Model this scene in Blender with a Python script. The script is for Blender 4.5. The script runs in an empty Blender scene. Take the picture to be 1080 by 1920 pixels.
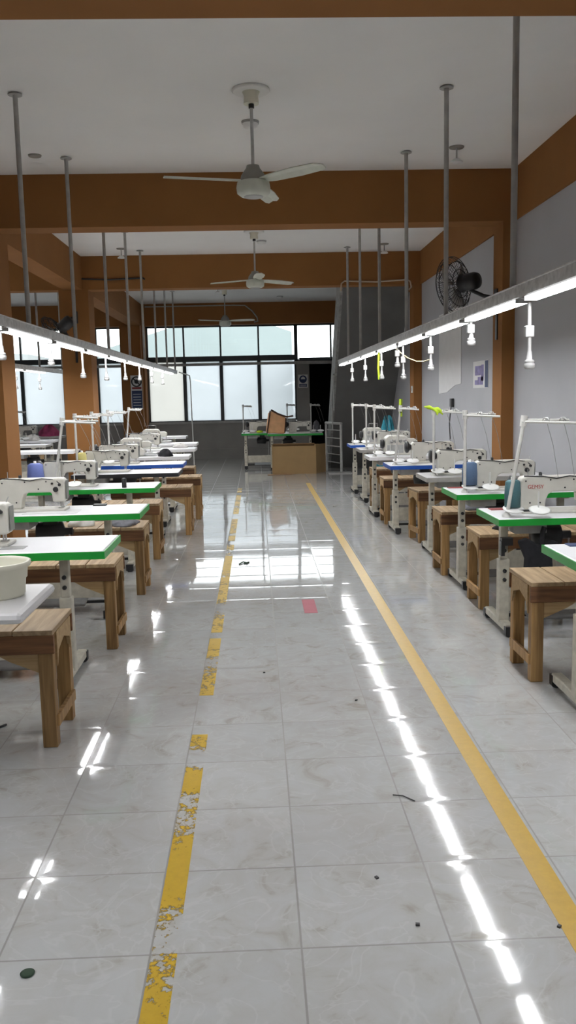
import bpy, math, random
from mathutils import Vector, Matrix
random.seed(7)
PI = math.pi
scn = bpy.context.scene
COL = scn.collection

# ------------------------------------------------------------------ materials
def newmat(name):
    m = bpy.data.materials.new(name); m.use_nodes = True
    nt = m.node_tree; nt.nodes.clear()
    out = nt.nodes.new('ShaderNodeOutputMaterial')
    return m, nt, out

def N(nt, typ, **kw):
    n = nt.nodes.new(typ)
    for k, v in kw.items():
        if k in n.inputs: n.inputs[k].default_value = v
        else: setattr(n, k, v)
    return n

def mathn(nt, op, a, b=None, clamp=False):
    n = nt.nodes.new('ShaderNodeMath'); n.operation = op; n.use_clamp = clamp
    for i, v in enumerate((a, b)):
        if v is None: continue
        if isinstance(v, (int, float)): n.inputs[i].default_value = v
        else: nt.links.new(v, n.inputs[i])
    return n.outputs[0]

def mixc(nt, fac, a, b, blend='MIX'):
    n = nt.nodes.new('ShaderNodeMix'); n.data_type = 'RGBA'; n.blend_type = blend
    for sock, v in ((n.inputs['Factor'], fac), (n.inputs[6], a), (n.inputs[7], b)):
        if isinstance(v, (int, float)): sock.default_value = v
        elif isinstance(v, tuple): sock.default_value = v if len(v) == 4 else (*v, 1)
        else: nt.links.new(v, sock)
    return n.outputs[2]

def paint(name, col, rough=0.5, var=0.12, scale=6.0, metal=0.0, spec=0.5, bump=0.0, bscale=60, rnd=0.0, stretch=None):
    m, nt, out = newmat(name)
    b = N(nt, 'ShaderNodeBsdfPrincipled'); b.inputs['Roughness'].default_value = rough
    b.inputs['Metallic'].default_value = metal
    b.inputs['Specular IOR Level'].default_value = spec
    tc = N(nt, 'ShaderNodeTexCoord')
    vec = tc.outputs['Object']
    if stretch:
        mp = N(nt, 'ShaderNodeMapping'); mp.inputs['Scale'].default_value = stretch
        nt.links.new(vec, mp.inputs['Vector']); vec = mp.outputs[0]
    nz = N(nt, 'ShaderNodeTexNoise', Scale=scale, Detail=4.0)
    nt.links.new(vec, nz.inputs['Vector'])
    f = mathn(nt, 'MULTIPLY_ADD', nz.outputs['Fac'], 1.0)
    f.node.inputs[1].default_value = 2.2; f.node.inputs[2].default_value = -0.6; f.node.use_clamp = True
    lo = tuple(c * (1 - var) for c in col); hi = tuple(min(1, c * (1 + var)) for c in col)
    c = mixc(nt, f, lo, hi)
    if rnd:
        oi = N(nt, 'ShaderNodeObjectInfo')
        g = mathn(nt, 'MULTIPLY_ADD', oi.outputs['Random'], rnd); g.node.inputs[2].default_value = 1 - rnd / 2
        hs = N(nt, 'ShaderNodeHueSaturation'); nt.links.new(g, hs.inputs['Value']); nt.links.new(c, hs.inputs['Color'])
        c = hs.outputs[0]
    nt.links.new(c, b.inputs['Base Color'])
    if bump:
        n2 = N(nt, 'ShaderNodeTexNoise', Scale=bscale, Detail=3.0); nt.links.new(vec, n2.inputs['Vector'])
        bp = N(nt, 'ShaderNodeBump', Strength=bump, Distance=0.004); nt.links.new(n2.outputs['Fac'], bp.inputs['Height'])
        nt.links.new(bp.outputs[0], b.inputs['Normal'])
    nt.links.new(b.outputs[0], out.inputs['Surface'])
    return m

def wood(name, dark, light, rough=0.6, axis=0):
    m, nt, out = newmat(name)
    b = N(nt, 'ShaderNodeBsdfPrincipled', Roughness=rough)
    tc = N(nt, 'ShaderNodeTexCoord'); mp = N(nt, 'ShaderNodeMapping')
    sc = [38, 38, 38]; sc[axis] = 2.5
    mp.inputs['Scale'].default_value = sc
    oi = N(nt, 'ShaderNodeObjectInfo')
    off = mathn(nt, 'MULTIPLY', oi.outputs['Random'], 20.0)
    cx = N(nt, 'ShaderNodeCombineXYZ'); nt.links.new(off, cx.inputs[0]); nt.links.new(off, cx.inputs[1])
    nt.links.new(cx.outputs[0], mp.inputs['Location'])
    nt.links.new(tc.outputs['Object'], mp.inputs['Vector'])
    nz = N(nt, 'ShaderNodeTexNoise', Scale=1.0, Detail=5.0, Distortion=0.6); nt.links.new(mp.outputs[0], nz.inputs['Vector'])
    rp = N(nt, 'ShaderNodeValToRGB')
    rp.color_ramp.elements[0].position = .32; rp.color_ramp.elements[0].color = (*dark, 1)
    rp.color_ramp.elements[1].position = .68; rp.color_ramp.elements[1].color = (*light, 1)
    nt.links.new(nz.outputs['Fac'], rp.inputs[0])
    g = mathn(nt, 'MULTIPLY_ADD', oi.outputs['Random'], .5); g.node.inputs[2].default_value = .75
    hs = N(nt, 'ShaderNodeHueSaturation'); nt.links.new(g, hs.inputs['Value']); nt.links.new(rp.outputs[0], hs.inputs['Color'])
    nt.links.new(hs.outputs[0], b.inputs['Base Color'])
    bp = N(nt, 'ShaderNodeBump', Strength=.25, Distance=.002); nt.links.new(nz.outputs['Fac'], bp.inputs['Height'])
    nt.links.new(bp.outputs[0], b.inputs['Normal'])
    nt.links.new(b.outputs[0], out.inputs['Surface'])
    return m

TILE, TX, TY = 0.45, 0.09486, 2.381895
def floor_material():
    m, nt, out = newmat('glossy_marble_tile')
    b = N(nt, 'ShaderNodeBsdfPrincipled')
    tc = N(nt, 'ShaderNodeTexCoord')
    sub = N(nt, 'ShaderNodeVectorMath', operation='SUBTRACT'); sub.inputs[1].default_value = (TX, TY, 0)
    nt.links.new(tc.outputs['Object'], sub.inputs[0])
    dv = N(nt, 'ShaderNodeVectorMath', operation='DIVIDE'); dv.inputs[1].default_value = (TILE, TILE, 1)
    nt.links.new(sub.outputs[0], dv.inputs[0])
    fl = N(nt, 'ShaderNodeVectorMath', operation='FLOOR'); nt.links.new(dv.outputs[0], fl.inputs[0])
    fr = N(nt, 'ShaderNodeVectorMath', operation='FRACTION'); nt.links.new(dv.outputs[0], fr.inputs[0])
    sx = N(nt, 'ShaderNodeSeparateXYZ'); nt.links.new(fr.outputs[0], sx.inputs[0])
    def edge(o):
        a = mathn(nt, 'SUBTRACT', o, .5); a = mathn(nt, 'ABSOLUTE', a); return mathn(nt, 'SUBTRACT', .5, a)
    ex, ey = edge(sx.outputs[0]), edge(sx.outputs[1])
    d = mathn(nt, 'MINIMUM', ex, ey)                       # 0 at joint
    wob = N(nt, 'ShaderNodeTexNoise', Scale=30.0, Detail=2.0); nt.links.new(tc.outputs['Object'], wob.inputs['Vector'])
    dw = mathn(nt, 'ADD', d, mathn(nt, 'MULTIPLY', mathn(nt, 'SUBTRACT', wob.outputs['Fac'], .5), .004))
    mr = N(nt, 'ShaderNodeMapRange'); mr.interpolation_type = 'SMOOTHSTEP'
    mr.inputs['From Min'].default_value = .005; mr.inputs['From Max'].default_value = .010
    mr.inputs['To Min'].default_value = 1; mr.inputs['To Max'].default_value = 0
    nt.links.new(dw, mr.inputs['Value']); grout = mr.outputs[0]
    wn = N(nt, 'ShaderNodeTexWhiteNoise', noise_dimensions='3D'); nt.links.new(fl.outputs[0], wn.inputs['Vector'])
    # marble: offset per tile
    offs = N(nt, 'ShaderNodeVectorMath', operation='MULTIPLY_ADD')
    nt.links.new(wn.outputs['Color'], offs.inputs[0]); offs.inputs[1].default_value = (9, 9, 9)
    nt.links.new(tc.outputs['Object'], offs.inputs[2])
    n1 = N(nt, 'ShaderNodeTexNoise', Scale=5.0, Detail=7.0, Roughness=.6, Distortion=1.4); nt.links.new(offs.outputs[0], n1.inputs['Vector'])
    r1 = N(nt, 'ShaderNodeValToRGB')
    e = r1.color_ramp.elements
    e[0].position = .25; e[0].color = (.37, .35, .305, 1); e[1].position = .6; e[1].color = (.50, .505, .505, 1)
    x = e.new(.42); x.color = (.475, .47, .455, 1)
    nt.links.new(n1.outputs['Fac'], r1.inputs[0])
    n2 = N(nt, 'ShaderNodeTexNoise', Scale=3.2, Detail=3.0, Distortion=2.5); nt.links.new(offs.outputs[0], n2.inputs['Vector'])
    v = mathn(nt, 'ABSOLUTE', mathn(nt, 'SUBTRACT', n2.outputs['Fac'], .5))
    mv = N(nt, 'ShaderNodeMapRange'); mv.inputs['From Min'].default_value = 0; mv.inputs['From Max'].default_value = .025
    mv.inputs['To Min'].default_value = .5; mv.inputs['To Max'].default_value = 0; nt.links.new(v, mv.inputs['Value'])
    c = mixc(nt, mv.outputs[0], r1.outputs[0], (.56, .565, .565))
    tint = mathn(nt, 'MULTIPLY_ADD', wn.outputs['Value'], .06); tint.node.inputs[2].default_value = .97
    hs = N(nt, 'ShaderNodeHueSaturation'); nt.links.new(tint, hs.inputs['Value']); nt.links.new(c, hs.inputs['Color'])
    n3 = N(nt, 'ShaderNodeTexNoise', Scale=2.0, Detail=3.0); nt.links.new(tc.outputs['Object'], n3.inputs['Vector'])
    gc = mixc(nt, n3.outputs['Fac'], (.10, .095, .085), (.30, .285, .26))
    c = mixc(nt, mathn(nt, 'MULTIPLY', grout, .85), hs.outputs[0], gc)
    nt.links.new(c, b.inputs['Base Color'])
    nr = N(nt, 'ShaderNodeTexNoise', Scale=9.0, Detail=4.0); nt.links.new(tc.outputs['Object'], nr.inputs['Vector'])
    ro = mathn(nt, 'ADD', mathn(nt, 'MULTIPLY', nr.outputs['Fac'], .045), mathn(nt, 'MULTIPLY_ADD', grout, .5))
    ro.node.inputs[1].links[0].from_node.inputs[2].default_value = .02
    nt.links.new(ro, b.inputs['Roughness'])
    b.inputs['Specular IOR Level'].default_value = .95
    b.inputs['Coat Weight'].default_value = .2; b.inputs['Coat Roughness'].default_value = .1; b.inputs['Coat IOR'].default_value = 1.5
    # each tile lies at its own slight tilt, edges rounded off
    tl = N(nt, 'ShaderNodeVectorMath', operation='SUBTRACT'); nt.links.new(wn.outputs['Color'], tl.inputs[0]); tl.inputs[1].default_value = (.5, .5, .5)
    tm = N(nt, 'ShaderNodeVectorMath', operation='MULTIPLY'); nt.links.new(tl.outputs[0], tm.inputs[0]); tm.inputs[1].default_value = (.007, .007, 0)
    hgt = mathn(nt, 'MULTIPLY', mathn(nt, 'MINIMUM', d, .07), 1.0)
    sm = N(nt, 'ShaderNodeMapRange'); sm.interpolation_type = 'SMOOTHSTEP'
    sm.inputs['From Min'].default_value = 0; sm.inputs['From Max'].default_value = .09; nt.links.new(d, sm.inputs['Value'])
    nb = N(nt, 'ShaderNodeTexNoise', Scale=4.0, Detail=1.0); nt.links.new(offs.outputs[0], nb.inputs['Vector'])
    hsum = mathn(nt, 'ADD', sm.outputs[0], mathn(nt, 'MULTIPLY', nb.outputs['Fac'], .45))
    bp = N(nt, 'ShaderNodeBump', Strength=.35, Distance=.0011); nt.links.new(hsum, bp.inputs['Height'])
    ad = N(nt, 'ShaderNodeVectorMath', operation='ADD'); nt.links.new(bp.outputs[0], ad.inputs[0]); nt.links.new(tm.outputs[0], ad.inputs[1])
    nm = N(nt, 'ShaderNodeVectorMath', operation='NORMALIZE'); nt.links.new(ad.outputs[0], nm.inputs[0])
    nt.links.new(nm.outputs[0], b.inputs['Normal']); nt.links.new(nm.outputs[0], b.inputs['Coat Normal'])
    nt.links.new(b.outputs[0], out.inputs['Surface'])
    return m

def line_paint(name, col, wear, seed):
    m, nt, out = newmat(name)
    b = N(nt, 'ShaderNodeBsdfPrincipled', Roughness=.32)
    tc = N(nt, 'ShaderNodeTexCoord')
    nz = N(nt, 'ShaderNodeTexNoise', Scale=26.0, Detail=6.0, Roughness=.7); nt.links.new(tc.outputs['Object'], nz.inputs['Vector'])
    big = N(nt, 'ShaderNodeTexNoise', Scale=2.4, Detail=2.0); 
    mp = N(nt, 'ShaderNodeMapping'); mp.inputs['Location'].default_value = (seed, seed * .37, 0); mp.inputs['Scale'].default_value = (.3, 1, 1)
    nt.links.new(tc.outputs['Object'], mp.inputs['Vector']); nt.links.new(mp.outputs[0], big.inputs['Vector'])
    s = mathn(nt, 'ADD', mathn(nt, 'MULTIPLY', nz.outputs['Fac'], .75), mathn(nt, 'MULTIPLY', big.outputs['Fac'], 1.0))
    mr = N(nt, 'ShaderNodeMapRange'); mr.inputs['From Min'].default_value = wear - .03; mr.inputs['From Max'].default_value = wear + .03
    nt.links.new(s, mr.inputs['Value'])
    c = mixc(nt, nz.outputs['Fac'], tuple(x * .8 for x in col), tuple(x * 1.15 for x in col))
    nt.links.new(c, b.inputs['Base Color'])
    tr = N(nt, 'ShaderNodeBsdfTransparent'); mx = N(nt, 'ShaderNodeMixShader')
    nt.links.new(mr.outputs[0], mx.inputs[0]); nt.links.new(tr.outputs[0], mx.inputs[1]); nt.links.new(b.outputs[0], mx.inputs[2])
    nt.links.new(mx.outputs[0], out.inputs['Surface'])
    return m

def emit(name, col, s):
    m, nt, out = newmat(name)
    e = N(nt, 'ShaderNodeEmission', Strength=s); e.inputs['Color'].default_value = (*col, 1)
    nt.links.new(e.outputs[0], out.inputs['Surface'])
    return m

def frosted(name, tint, clear=.3):
    m, nt, out = newmat(name)
    tr = N(nt, 'ShaderNodeBsdfTransparent'); tr.inputs[0].default_value = (*tint, 1)
    tl = N(nt, 'ShaderNodeBsdfTranslucent')
    tc = N(nt, 'ShaderNodeTexCoord'); nz = N(nt, 'ShaderNodeTexNoise', Scale=.9, Detail=3.0)
    nt.links.new(tc.outputs['Object'], nz.inputs['Vector'])
    c = mixc(nt, nz.outputs['Fac'], tuple(x * .82 for x in tint), tint)
    nt.links.new(c, tl.inputs[0])
    mx = N(nt, 'ShaderNodeMixShader'); mx.inputs[0].default_value = 1 - clear
    nt.links.new(tr.outputs[0], mx.inputs[1]); nt.links.new(tl.outputs[0], mx.inputs[2])
    gl = N(nt, 'ShaderNodeBsdfGlossy', Roughness=.03)
    fz = N(nt, 'ShaderNodeFresnel', IOR=1.45)
    m2 = N(nt, 'ShaderNodeMixShader'); nt.links.new(fz.outputs[0], m2.inputs[0]); nt.links.new(mx.outputs[0], m2.inputs[1]); nt.links.new(gl.outputs[0], m2.inputs[2])
    nt.links.new(m2.outputs[0], out.inputs['Surface'])
    return m

def glass(name, tint=(.96, .98, .98)):
    m, nt, out = newmat(name)
    tr = N(nt, 'ShaderNodeBsdfTransparent'); tr.inputs[0].default_value = (*tint, 1)
    gl = N(nt, 'ShaderNodeBsdfGlossy', Roughness=.01); fz = N(nt, 'ShaderNodeFresnel', IOR=1.45)
    mx = N(nt, 'ShaderNodeMixShader'); nt.links.new(fz.outputs[0], mx.inputs[0]); nt.links.new(tr.outputs[0], mx.inputs[1]); nt.links.new(gl.outputs[0], mx.inputs[2])
    nt.links.new(mx.outputs[0], out.inputs['Surface'])
    return m

M = {}
M['floor'] = floor_material()
M['ceiling'] = paint('matt_white_ceiling', (.87, .865, .85), .9, .03, 1.2)
M['brown'] = paint('ochre_brown_wall_paint', (.28, .127, .044), .8, .06, 2.0, spec=.12)
M['greywall'] = paint('grey_wall_paint', (.42, .425, .45), .6, .05, 1.5)
M['darkgrey'] = paint('dark_grey_plaster', (.30, .29, .275), .75, .12, 2.0)
M['stairgrey'] = paint('grey_stair_plaster', (.15, .148, .142), .8, .12, 2.2)
M['stairedge'] = paint('mottled_stair_edge', (.27, .27, .255), .7, .3, 14)
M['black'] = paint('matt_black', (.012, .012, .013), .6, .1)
M['blackplastic'] = paint('black_plastic', (.02, .02, .022), .4, .2)
M['frame'] = paint('charcoal_window_frame', (.055, .062, .066), .45, .1)
M['laminate'] = paint('white_laminate', (.80, .80, .82), .3, .03, 3)
M['greylam'] = paint('grey_laminate', (.62, .61, .62), .35, .04, 3)
M['green'] = paint('green_edge_band', (.012, .36, .045), .35, .08, 10)
M['blue'] = paint('blue_edge_band', (.02, .11, .52), .35, .1, 10)
M['greyband'] = paint('grey_edge_band', (.40, .39, .37), .4, .1, 10)
M['blackband'] = paint('black_edge_band', (.02, .02, .025), .4, .1, 10)
M['beige'] = paint('worn_beige_enamel', (.52, .49, .41), .5, .18, 18, rnd=.15)
M['machine'] = paint('off_white_machine_enamel', (.66, .64, .58), .35, .06, 10, rnd=.12)
M['metal'] = paint('dull_steel', (.50, .50, .49), .38, .1, 20, metal=.85)
M['galv'] = paint('grey_painted_steel', (.40, .40, .39), .5, .12, 14)
M['rod'] = paint('grey_hanger_rod', (.36, .35, .33), .5, .12, 14)
M['channel'] = paint('dusty_grey_light_rail', (.50, .49, .48), .5, .25, 22)
M['white'] = paint('white_plastic', (.78, .78, .76), .4, .05)
M['standwhite'] = paint('worn_white_stand', (.66, .65, .62), .42, .1, 20)
M['cordwhite'] = paint('off_white_socket_plastic', (.40, .395, .39), .5, .06)
M['cream'] = paint('cream_plastic', (.70, .68, .56), .4, .05)
M['fanmetal'] = paint('greenish_white_fan_enamel', (.62, .64, .56), .4, .08, 14)
M['fangrey'] = paint('grey_fan_motor', (.26, .25, .22), .5, .15)
M['wood'] = wood('pine_bench_boards', (.27, .18, .095), (.47, .33, .19), axis=1)
M['woodleg'] = wood('pine_bench_legs', (.20, .105, .035), (.44, .26, .10), axis=2)
M['woodapron'] = wood('stained_bench_apron', (.09, .036, .014), (.22, .10, .04), axis=0)
M['ply'] = wood('plywood_gusset', (.36, .23, .10), (.50, .34, .17), axis=0)
M['card'] = paint('brown_cardboard', (.34, .22, .10), .85, .06, 5)
M['cardin'] = paint('brown_cardboard_flap', (.30, .18, .085), .85, .08, 5)
M['yline'] = line_paint('yellow_floor_paint', (.52, .32, .026), .48, 0.0)
M['ylineworn'] = line_paint('worn_yellow_floor_paint', (.56, .355, .015), .85, 3.1)
M['lamp'] = emit('led_lamp_diffuser', (.97, .985, 1), 47)
M['lampside'] = emit('led_lamp_diffuser_side', (.97, .985, 1), 1.8)
M['film'] = frosted('frosted_window_film', (.90, .935, .955), .36)
M['filmwarm'] = frosted('frosted_window_film_warm', (.92, .915, .885), .36)
M['glass'] = glass('clear_glass')
M['cyan'] = paint('pale_cyan_cladding', (.275, .322, .32), .7, .04, .6)
M['outwhite'] = paint('white_cladding', (.33, .345, .345), .7, .05, .6)
M['ground'] = paint('pale_concrete_ground', (.3, .3, .29), .9, .1, .5)
M['teal'] = paint('teal_thread', (.06, .15, .17), .7, .2, 90, stretch=(1, 1, 12))
M['bluethread'] = paint('dusty_blue_thread', (.09, .15, .26), .7, .2, 90, stretch=(1, 1, 12))
M['violet'] = paint('violet_blue_thread', (.13, .17, .42), .7, .2, 90, stretch=(1, 1, 12))
M['yellow'] = paint('pale_yellow_thread', (.62, .55, .20), .7, .2, 90, stretch=(1, 1, 12))
M['lime'] = paint('lime_ribbon', (.50, .68, .03), .7, .1)
M['paper'] = paint('white_paper', (.74, .74, .74), .8, .03)
M['purple'] = paint('purple_print', (.25, .22, .42), .7, .35, 14)
M['navy'] = paint('navy_print', (.03, .05, .13), .6, .1)
M['redprint'] = paint('dark_red_print', (.25, .03, .03), .6, .1)
M['redtext'] = paint('red_lettering', (.50, .07, .07), .5, .1)
M['clothwhite'] = paint('white_cotton', (.62, .60, .58), .9, .15, 18, bump=.3)
M['clothdark'] = paint('dark_cloth', (.02, .02, .024), .95, .3, 18, bump=.3)
M['clothgrey'] = paint('grey_cloth', (.16, .16, .18), .95, .3, 18, bump=.3)
M['clothpink'] = paint('magenta_cloth', (.34, .05, .13), .9, .4, 7, bump=.3)
M['tealcloth'] = paint('turquoise_cloth', (.03, .22, .28), .9, .2, 18)
M['tan'] = paint('tan_leatherette', (.78, .44, .22), .6, .12, 8)
M['darkbrown'] = paint('dark_brown_strap', (.08, .035, .02), .6, .1)
M['pedal'] = paint('grey_pedal_metal', (.16, .155, .15), .5, .15, 20)
M['pinktape'] = paint('faded_pink_tape', (.42, .13, .16), .6, .1)
M['leafy'] = paint('dark_green_scrap', (.03, .06, .035), .8, .2)
M['cableyellow'] = paint('yellow_cable', (.55, .42, .15), .5, .05)
M['conduit'] = paint('beige_conduit', (.50, .40, .30), .5, .1)
M['conduitbrown'] = paint('painted_brown_conduit', (.50, .27, .15), .5, .1)
M['thread'] = paint('grey_thread', (.34, .34, .33), .8, .1)

# ------------------------------------------------------------------ mesh builder
class MB:
    def __init__(s): s.v = []; s.f = []; s.sm = []
    def add(s, vs, fs, smooth=False):
        o = len(s.v); s.v += [tuple(v) for v in vs]
        for f in fs: s.f.append([i + o for i in f]); s.sm.append(smooth)
    def box(s, c, d, rz=0, R=None):
        hx, hy, hz = (x / 2 for x in d)
        vs = [Vector((x, y, z)) for z in (-hz, hz) for y in (-hy, hy) for x in (-hx, hx)]
        if R is None: R = Matrix.Rotation(rz, 3, 'Z')
        vs = [R @ v + Vector(c) for v in vs]
        s.add(vs, [(0, 2, 3, 1), (4, 5, 7, 6), (0, 1, 5, 4), (2, 6, 7, 3), (0, 4, 6, 2), (1, 3, 7, 5)])
    def bb(s, a, b):
        s.box([(p + q) / 2 for p, q in zip(a, b)], [abs(q - p) for p, q in zip(a, b)])
    def tube(s, pts, r, n=8, closed=False):
        pts = [Vector(p) for p in pts]; k = len(pts)
        rs = r if isinstance(r, (list, tuple)) else [r] * k
        rings = []; u = None
        for i, p in enumerate(pts):
            if closed: t = pts[(i + 1) % k] - pts[i - 1]
            else: t = pts[min(i + 1, k - 1)] - pts[max(i - 1, 0)]
            t.normalize()
            if u is None:
                u = Vector((0, 0, 1)).cross(t)
                if u.length < 1e-3: u = Vector((1, 0, 0)).cross(t)
            else: u = u - t * u.dot(t)
            u.normalize(); w = t.cross(u)
            rings.append([p + (u * math.cos(2 * PI * j / n) + w * math.sin(2 * PI * j / n)) * rs[i] for j in range(n)])
        vs = [v for rg in rings for v in rg]; fs = []
        for i in range(k if closed else k - 1):
            a, b2 = i * n, ((i + 1) % k) * n
            for j in range(n): fs.append((a + j, a + (j + 1) % n, b2 + (j + 1) % n, b2 + j))
        s.add(vs, fs, True)
        if not closed:
            s.add(rings[0], [tuple(range(n))[::-1]]); s.add(rings[-1], [tuple(range(n))])
    def lathe(s, prof, c=(0, 0, 0), axis='Z', n=20, R=None):
        if R is None:
            R = {'Z': Matrix.Identity(3), 'X': Matrix.Rotation(PI / 2, 3, 'Y'), 'Y': Matrix.Rotation(-PI / 2, 3, 'X')}[axis]
        c = Vector(c); vs = []; fs = []; k = len(prof)
        for (r, z) in prof:
            for j in range(n):
                a = 2 * PI * j / n; vs.append(R @ Vector((r * math.cos(a), r * math.sin(a), z)) + c)
        for i in range(k - 1):
            for j in range(n):
                fs.append((i * n + j, i * n + (j + 1) % n, (i + 1) * n + (j + 1) % n, (i + 1) * n + j))
        s.add(vs, fs, True)
        if prof[0][0] > 1e-6: s.add(vs[:n], [tuple(range(n))[::-1]])
        if prof[-1][0] > 1e-6: s.add(vs[-n:], [tuple(range(n))])
    def prism(s, poly, a, b, plane='XZ'):
        """poly in a plane, pushed from a to b along the third axis"""
        def P(p, t):
            return {'XZ': (p[0], t, p[1]), 'YZ': (t, p[0], p[1]), 'XY': (p[0], p[1], t)}[plane]
        n = len(poly); vs = [P(p, a) for p in poly] + [P(p, b) for p in poly]
        fs = [tuple(range(n)), tuple(range(2 * n - 1, n - 1, -1))]
        for i in range(n): fs.append((i, i + n, (i + 1) % n + n, (i + 1) % n))
        s.add(vs, fs)
    def build(s, name, mat, parent=None, bevel=0, seg=2, loc=None, rz=None):
        me = bpy.data.meshes.new(name)
        me.from_pydata(s.v, [], s.f)
        me.polygons.foreach_set('use_smooth', s.sm)
        import bmesh
        bm = bmesh.new(); bm.from_mesh(me); bmesh.ops.recalc_face_normals(bm, faces=bm.faces); bm.to_mesh(me); bm.free()
        for m_ in (mat if isinstance(mat, list) else [mat]): me.materials.append(m_)
        me.update()
        o = bpy.data.objects.new(name, me); COL.objects.link(o)
        if parent: o.parent = parent
        if loc: o.location = loc
        if rz is not None: o.rotation_euler.z = rz
        if bevel:
            bv = o.modifiers.new('edge_round', 'BEVEL'); bv.width = bevel; bv.segments = seg; bv.limit_method = 'ANGLE'; bv.angle_limit = math.radians(40)
        return o

def tag(o, label=None, cat=None, group=None, kind=None):
    if label: o['label'] = label
    if cat: o['category'] = cat
    if group: o['group'] = group
    if kind: o['kind'] = kind
    return o

def empty(name, loc=(0, 0, 0), rz=0):
    o = bpy.data.objects.new(name, None); COL.objects.link(o); o.location = loc; o.rotation_euler.z = rz
    o.empty_display_size = .1
    return o

def copy_tree(o, parent=None):
    c = o.copy(); COL.objects.link(c)
    if parent: c.parent = parent
    for ch in [x for x in o.children]: copy_tree(ch, c)
    return c

class Proto:
    """first use moves the built thing itself, later uses copy it with its parts"""
    def __init__(s, root): s.root = root; s.used = False; s.kids = None
    def put(s, loc, rz=0, label=None, cat=None, group=None):
        o = copy_tree(s.root) if s.used else s.root
        s.used = True
        o.location = loc; o.rotation_euler = (0, 0, rz)
        tag(o, label, cat, group)
        return o

def struct(mb, name, mat, label=None, **k):
    return tag(mb.build(name, mat, **k), label, None, None, 'structure')

ORD = ['first', 'second', 'third', 'fourth', 'fifth', 'sixth', 'seventh', 'eighth', 'ninth', 'tenth', 'eleventh', 'twelfth', 'thirteenth', 'fourteenth']

# ------------------------------------------------------------------ room shell
XR, XL, Y0, Y1, H = 2.88, -8.2, -2.6, 23.0, 4.0
m = MB(); m.bb((XL - .2, Y0 - .2, -.12), (XR + .2, Y1 + .2, 0)); struct(m, 'floor', M['floor'], 'glossy white marbled tile floor with dark joints')
m = MB(); m.bb((XL - .2, Y0 - .2, H), (XR + .2, Y1 + .2, H + .15)); struct(m, 'ceiling', M['ceiling'], 'flat off-white ceiling between brown beams')
m = MB(); m.bb((XR, Y0 - .2, 0), (XR + .2, Y1 + .2, H)); struct(m, 'wall_right', M['greywall'], 'plain grey painted side wall')
m = MB(); m.bb((XL - .2, Y0 - .2, 0), (XL, Y1 + .2, H)); struct(m, 'wall_left', M['greywall'], 'grey wall far side of the second aisle')
m = MB(); m.bb((XL - .2, Y0 - .2, 0), (XR + .2, Y0, H)); struct(m, 'wall_near', M['greywall'], 'grey wall behind the viewer')
# window wall: grey parapet, panel beside the doorway, lintel
m = MB()
m.bb((XL, Y1, 0), (1.10, Y1 + .2, .95)); m.bb((1.10, Y1, 0), (1.44, Y1 + .2, 2.50)); m.bb((2.25, Y1, 0), (XR, Y1 + .2, 2.50)); m.bb((1.44, Y1, 2.45), (2.25, Y1 + .2, 2.5))
m.bb((XL, Y1, 3.46), (XR, Y1 + .2, H))
struct(m, 'wall_window_side', M['darkgrey'], 'dark grey parapet wall under the far windows')
m = MB(); m.bb((XL, Y1 - .06, .93), (1.06, Y1, .985)); struct(m, 'trim_1', M['galv'], 'grey sill ledge along the far windows')
m = MB(); m.bb((XL, Y1 - .05, .0), (.9, Y1, .24)); m.bb((XL, Y1 - .08, .23), (.9, Y1, .26)); struct(m, 'baseboard_far', M['darkgrey'], 'raised grey skirting under the far windows')
m = MB(); m.bb((1.04, Y1 - .08, 2.42), (2.6, Y1 - .02, 2.50)); struct(m, 'trim_16', M['galv'], 'grey lintel bar over the dark doorway')
# corridor behind the doorway, its darkness put in as black surfaces
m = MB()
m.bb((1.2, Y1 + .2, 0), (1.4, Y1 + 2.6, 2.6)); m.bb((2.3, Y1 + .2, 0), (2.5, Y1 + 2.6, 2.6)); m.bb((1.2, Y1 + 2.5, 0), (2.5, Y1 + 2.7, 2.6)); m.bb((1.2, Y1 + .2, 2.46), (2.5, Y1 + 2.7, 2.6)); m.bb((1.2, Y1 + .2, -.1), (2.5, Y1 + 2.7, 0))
struct(m, 'door_1', M['black'], 'open doorway beside the stair, its unlit depth painted black')

# beams (across), beams (along) and columns
BY = [(-1.15, -.85), (4.19, 4.49), (9.63, 9.95), (15.0, 15.3), (22.66, 23.0)]
for i, (a, b) in enumerate(BY):
    m = MB(); m.bb((XL, a, 3.455), (XR, b, H)); struct(m, 'trim_%d' % (i + 2), M['brown'], 'brown painted beam across the ceiling, %s' % ['behind the viewer', 'before the nearest ceiling fan', 'behind the first ceiling fan', 'behind the second ceiling fan', 'over the far windows'][i])
m = MB()
for a, b in zip(BY[:-1], BY[1:]): m.bb((-3.17, a[1], 3.455), (-2.85, b[0], H))
struct(m, 'trim_7', M['brown'], 'brown painted beam running along the column row')
m = MB()
for a, b in zip(BY[:-1], BY[1:]): m.bb((2.855, a[1], 3.455), (XR, b[0], H))
struct(m, 'trim_8', M['brown'], 'brown painted band along the top of the grey wall')
for i, (x0, x1, y0, y1, lb) in enumerate([(2.74, XR, 4.15, 4.53, 'beside the viewer on the grey wall'), (2.74, XR, 9.63, 10.0, 'on the grey wall carrying the wall fan'), (2.74, XR, 15.0, 15.36, 'on the grey wall beside the stair'),
        (-3.25, -2.76, 4.15, 4.6, 'beside the viewer'), (-3.25, -2.74, 9.63, 10.16, 'at the picture edge beside the nearest tables'), (-3.25, -2.76, 15.0, 15.5, 'with a black fan on it, between two window bays'),
        (-3.41, -2.80, 22.55, 23.0, 'against the windows with a sign on it')]):
    m = MB(); m.bb((x0, y0, 0), (x1, y1, 3.456)); struct(m, 'trim_%d' % (9 + i), M['brown'], 'square brown painted column ' + lb)

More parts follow.
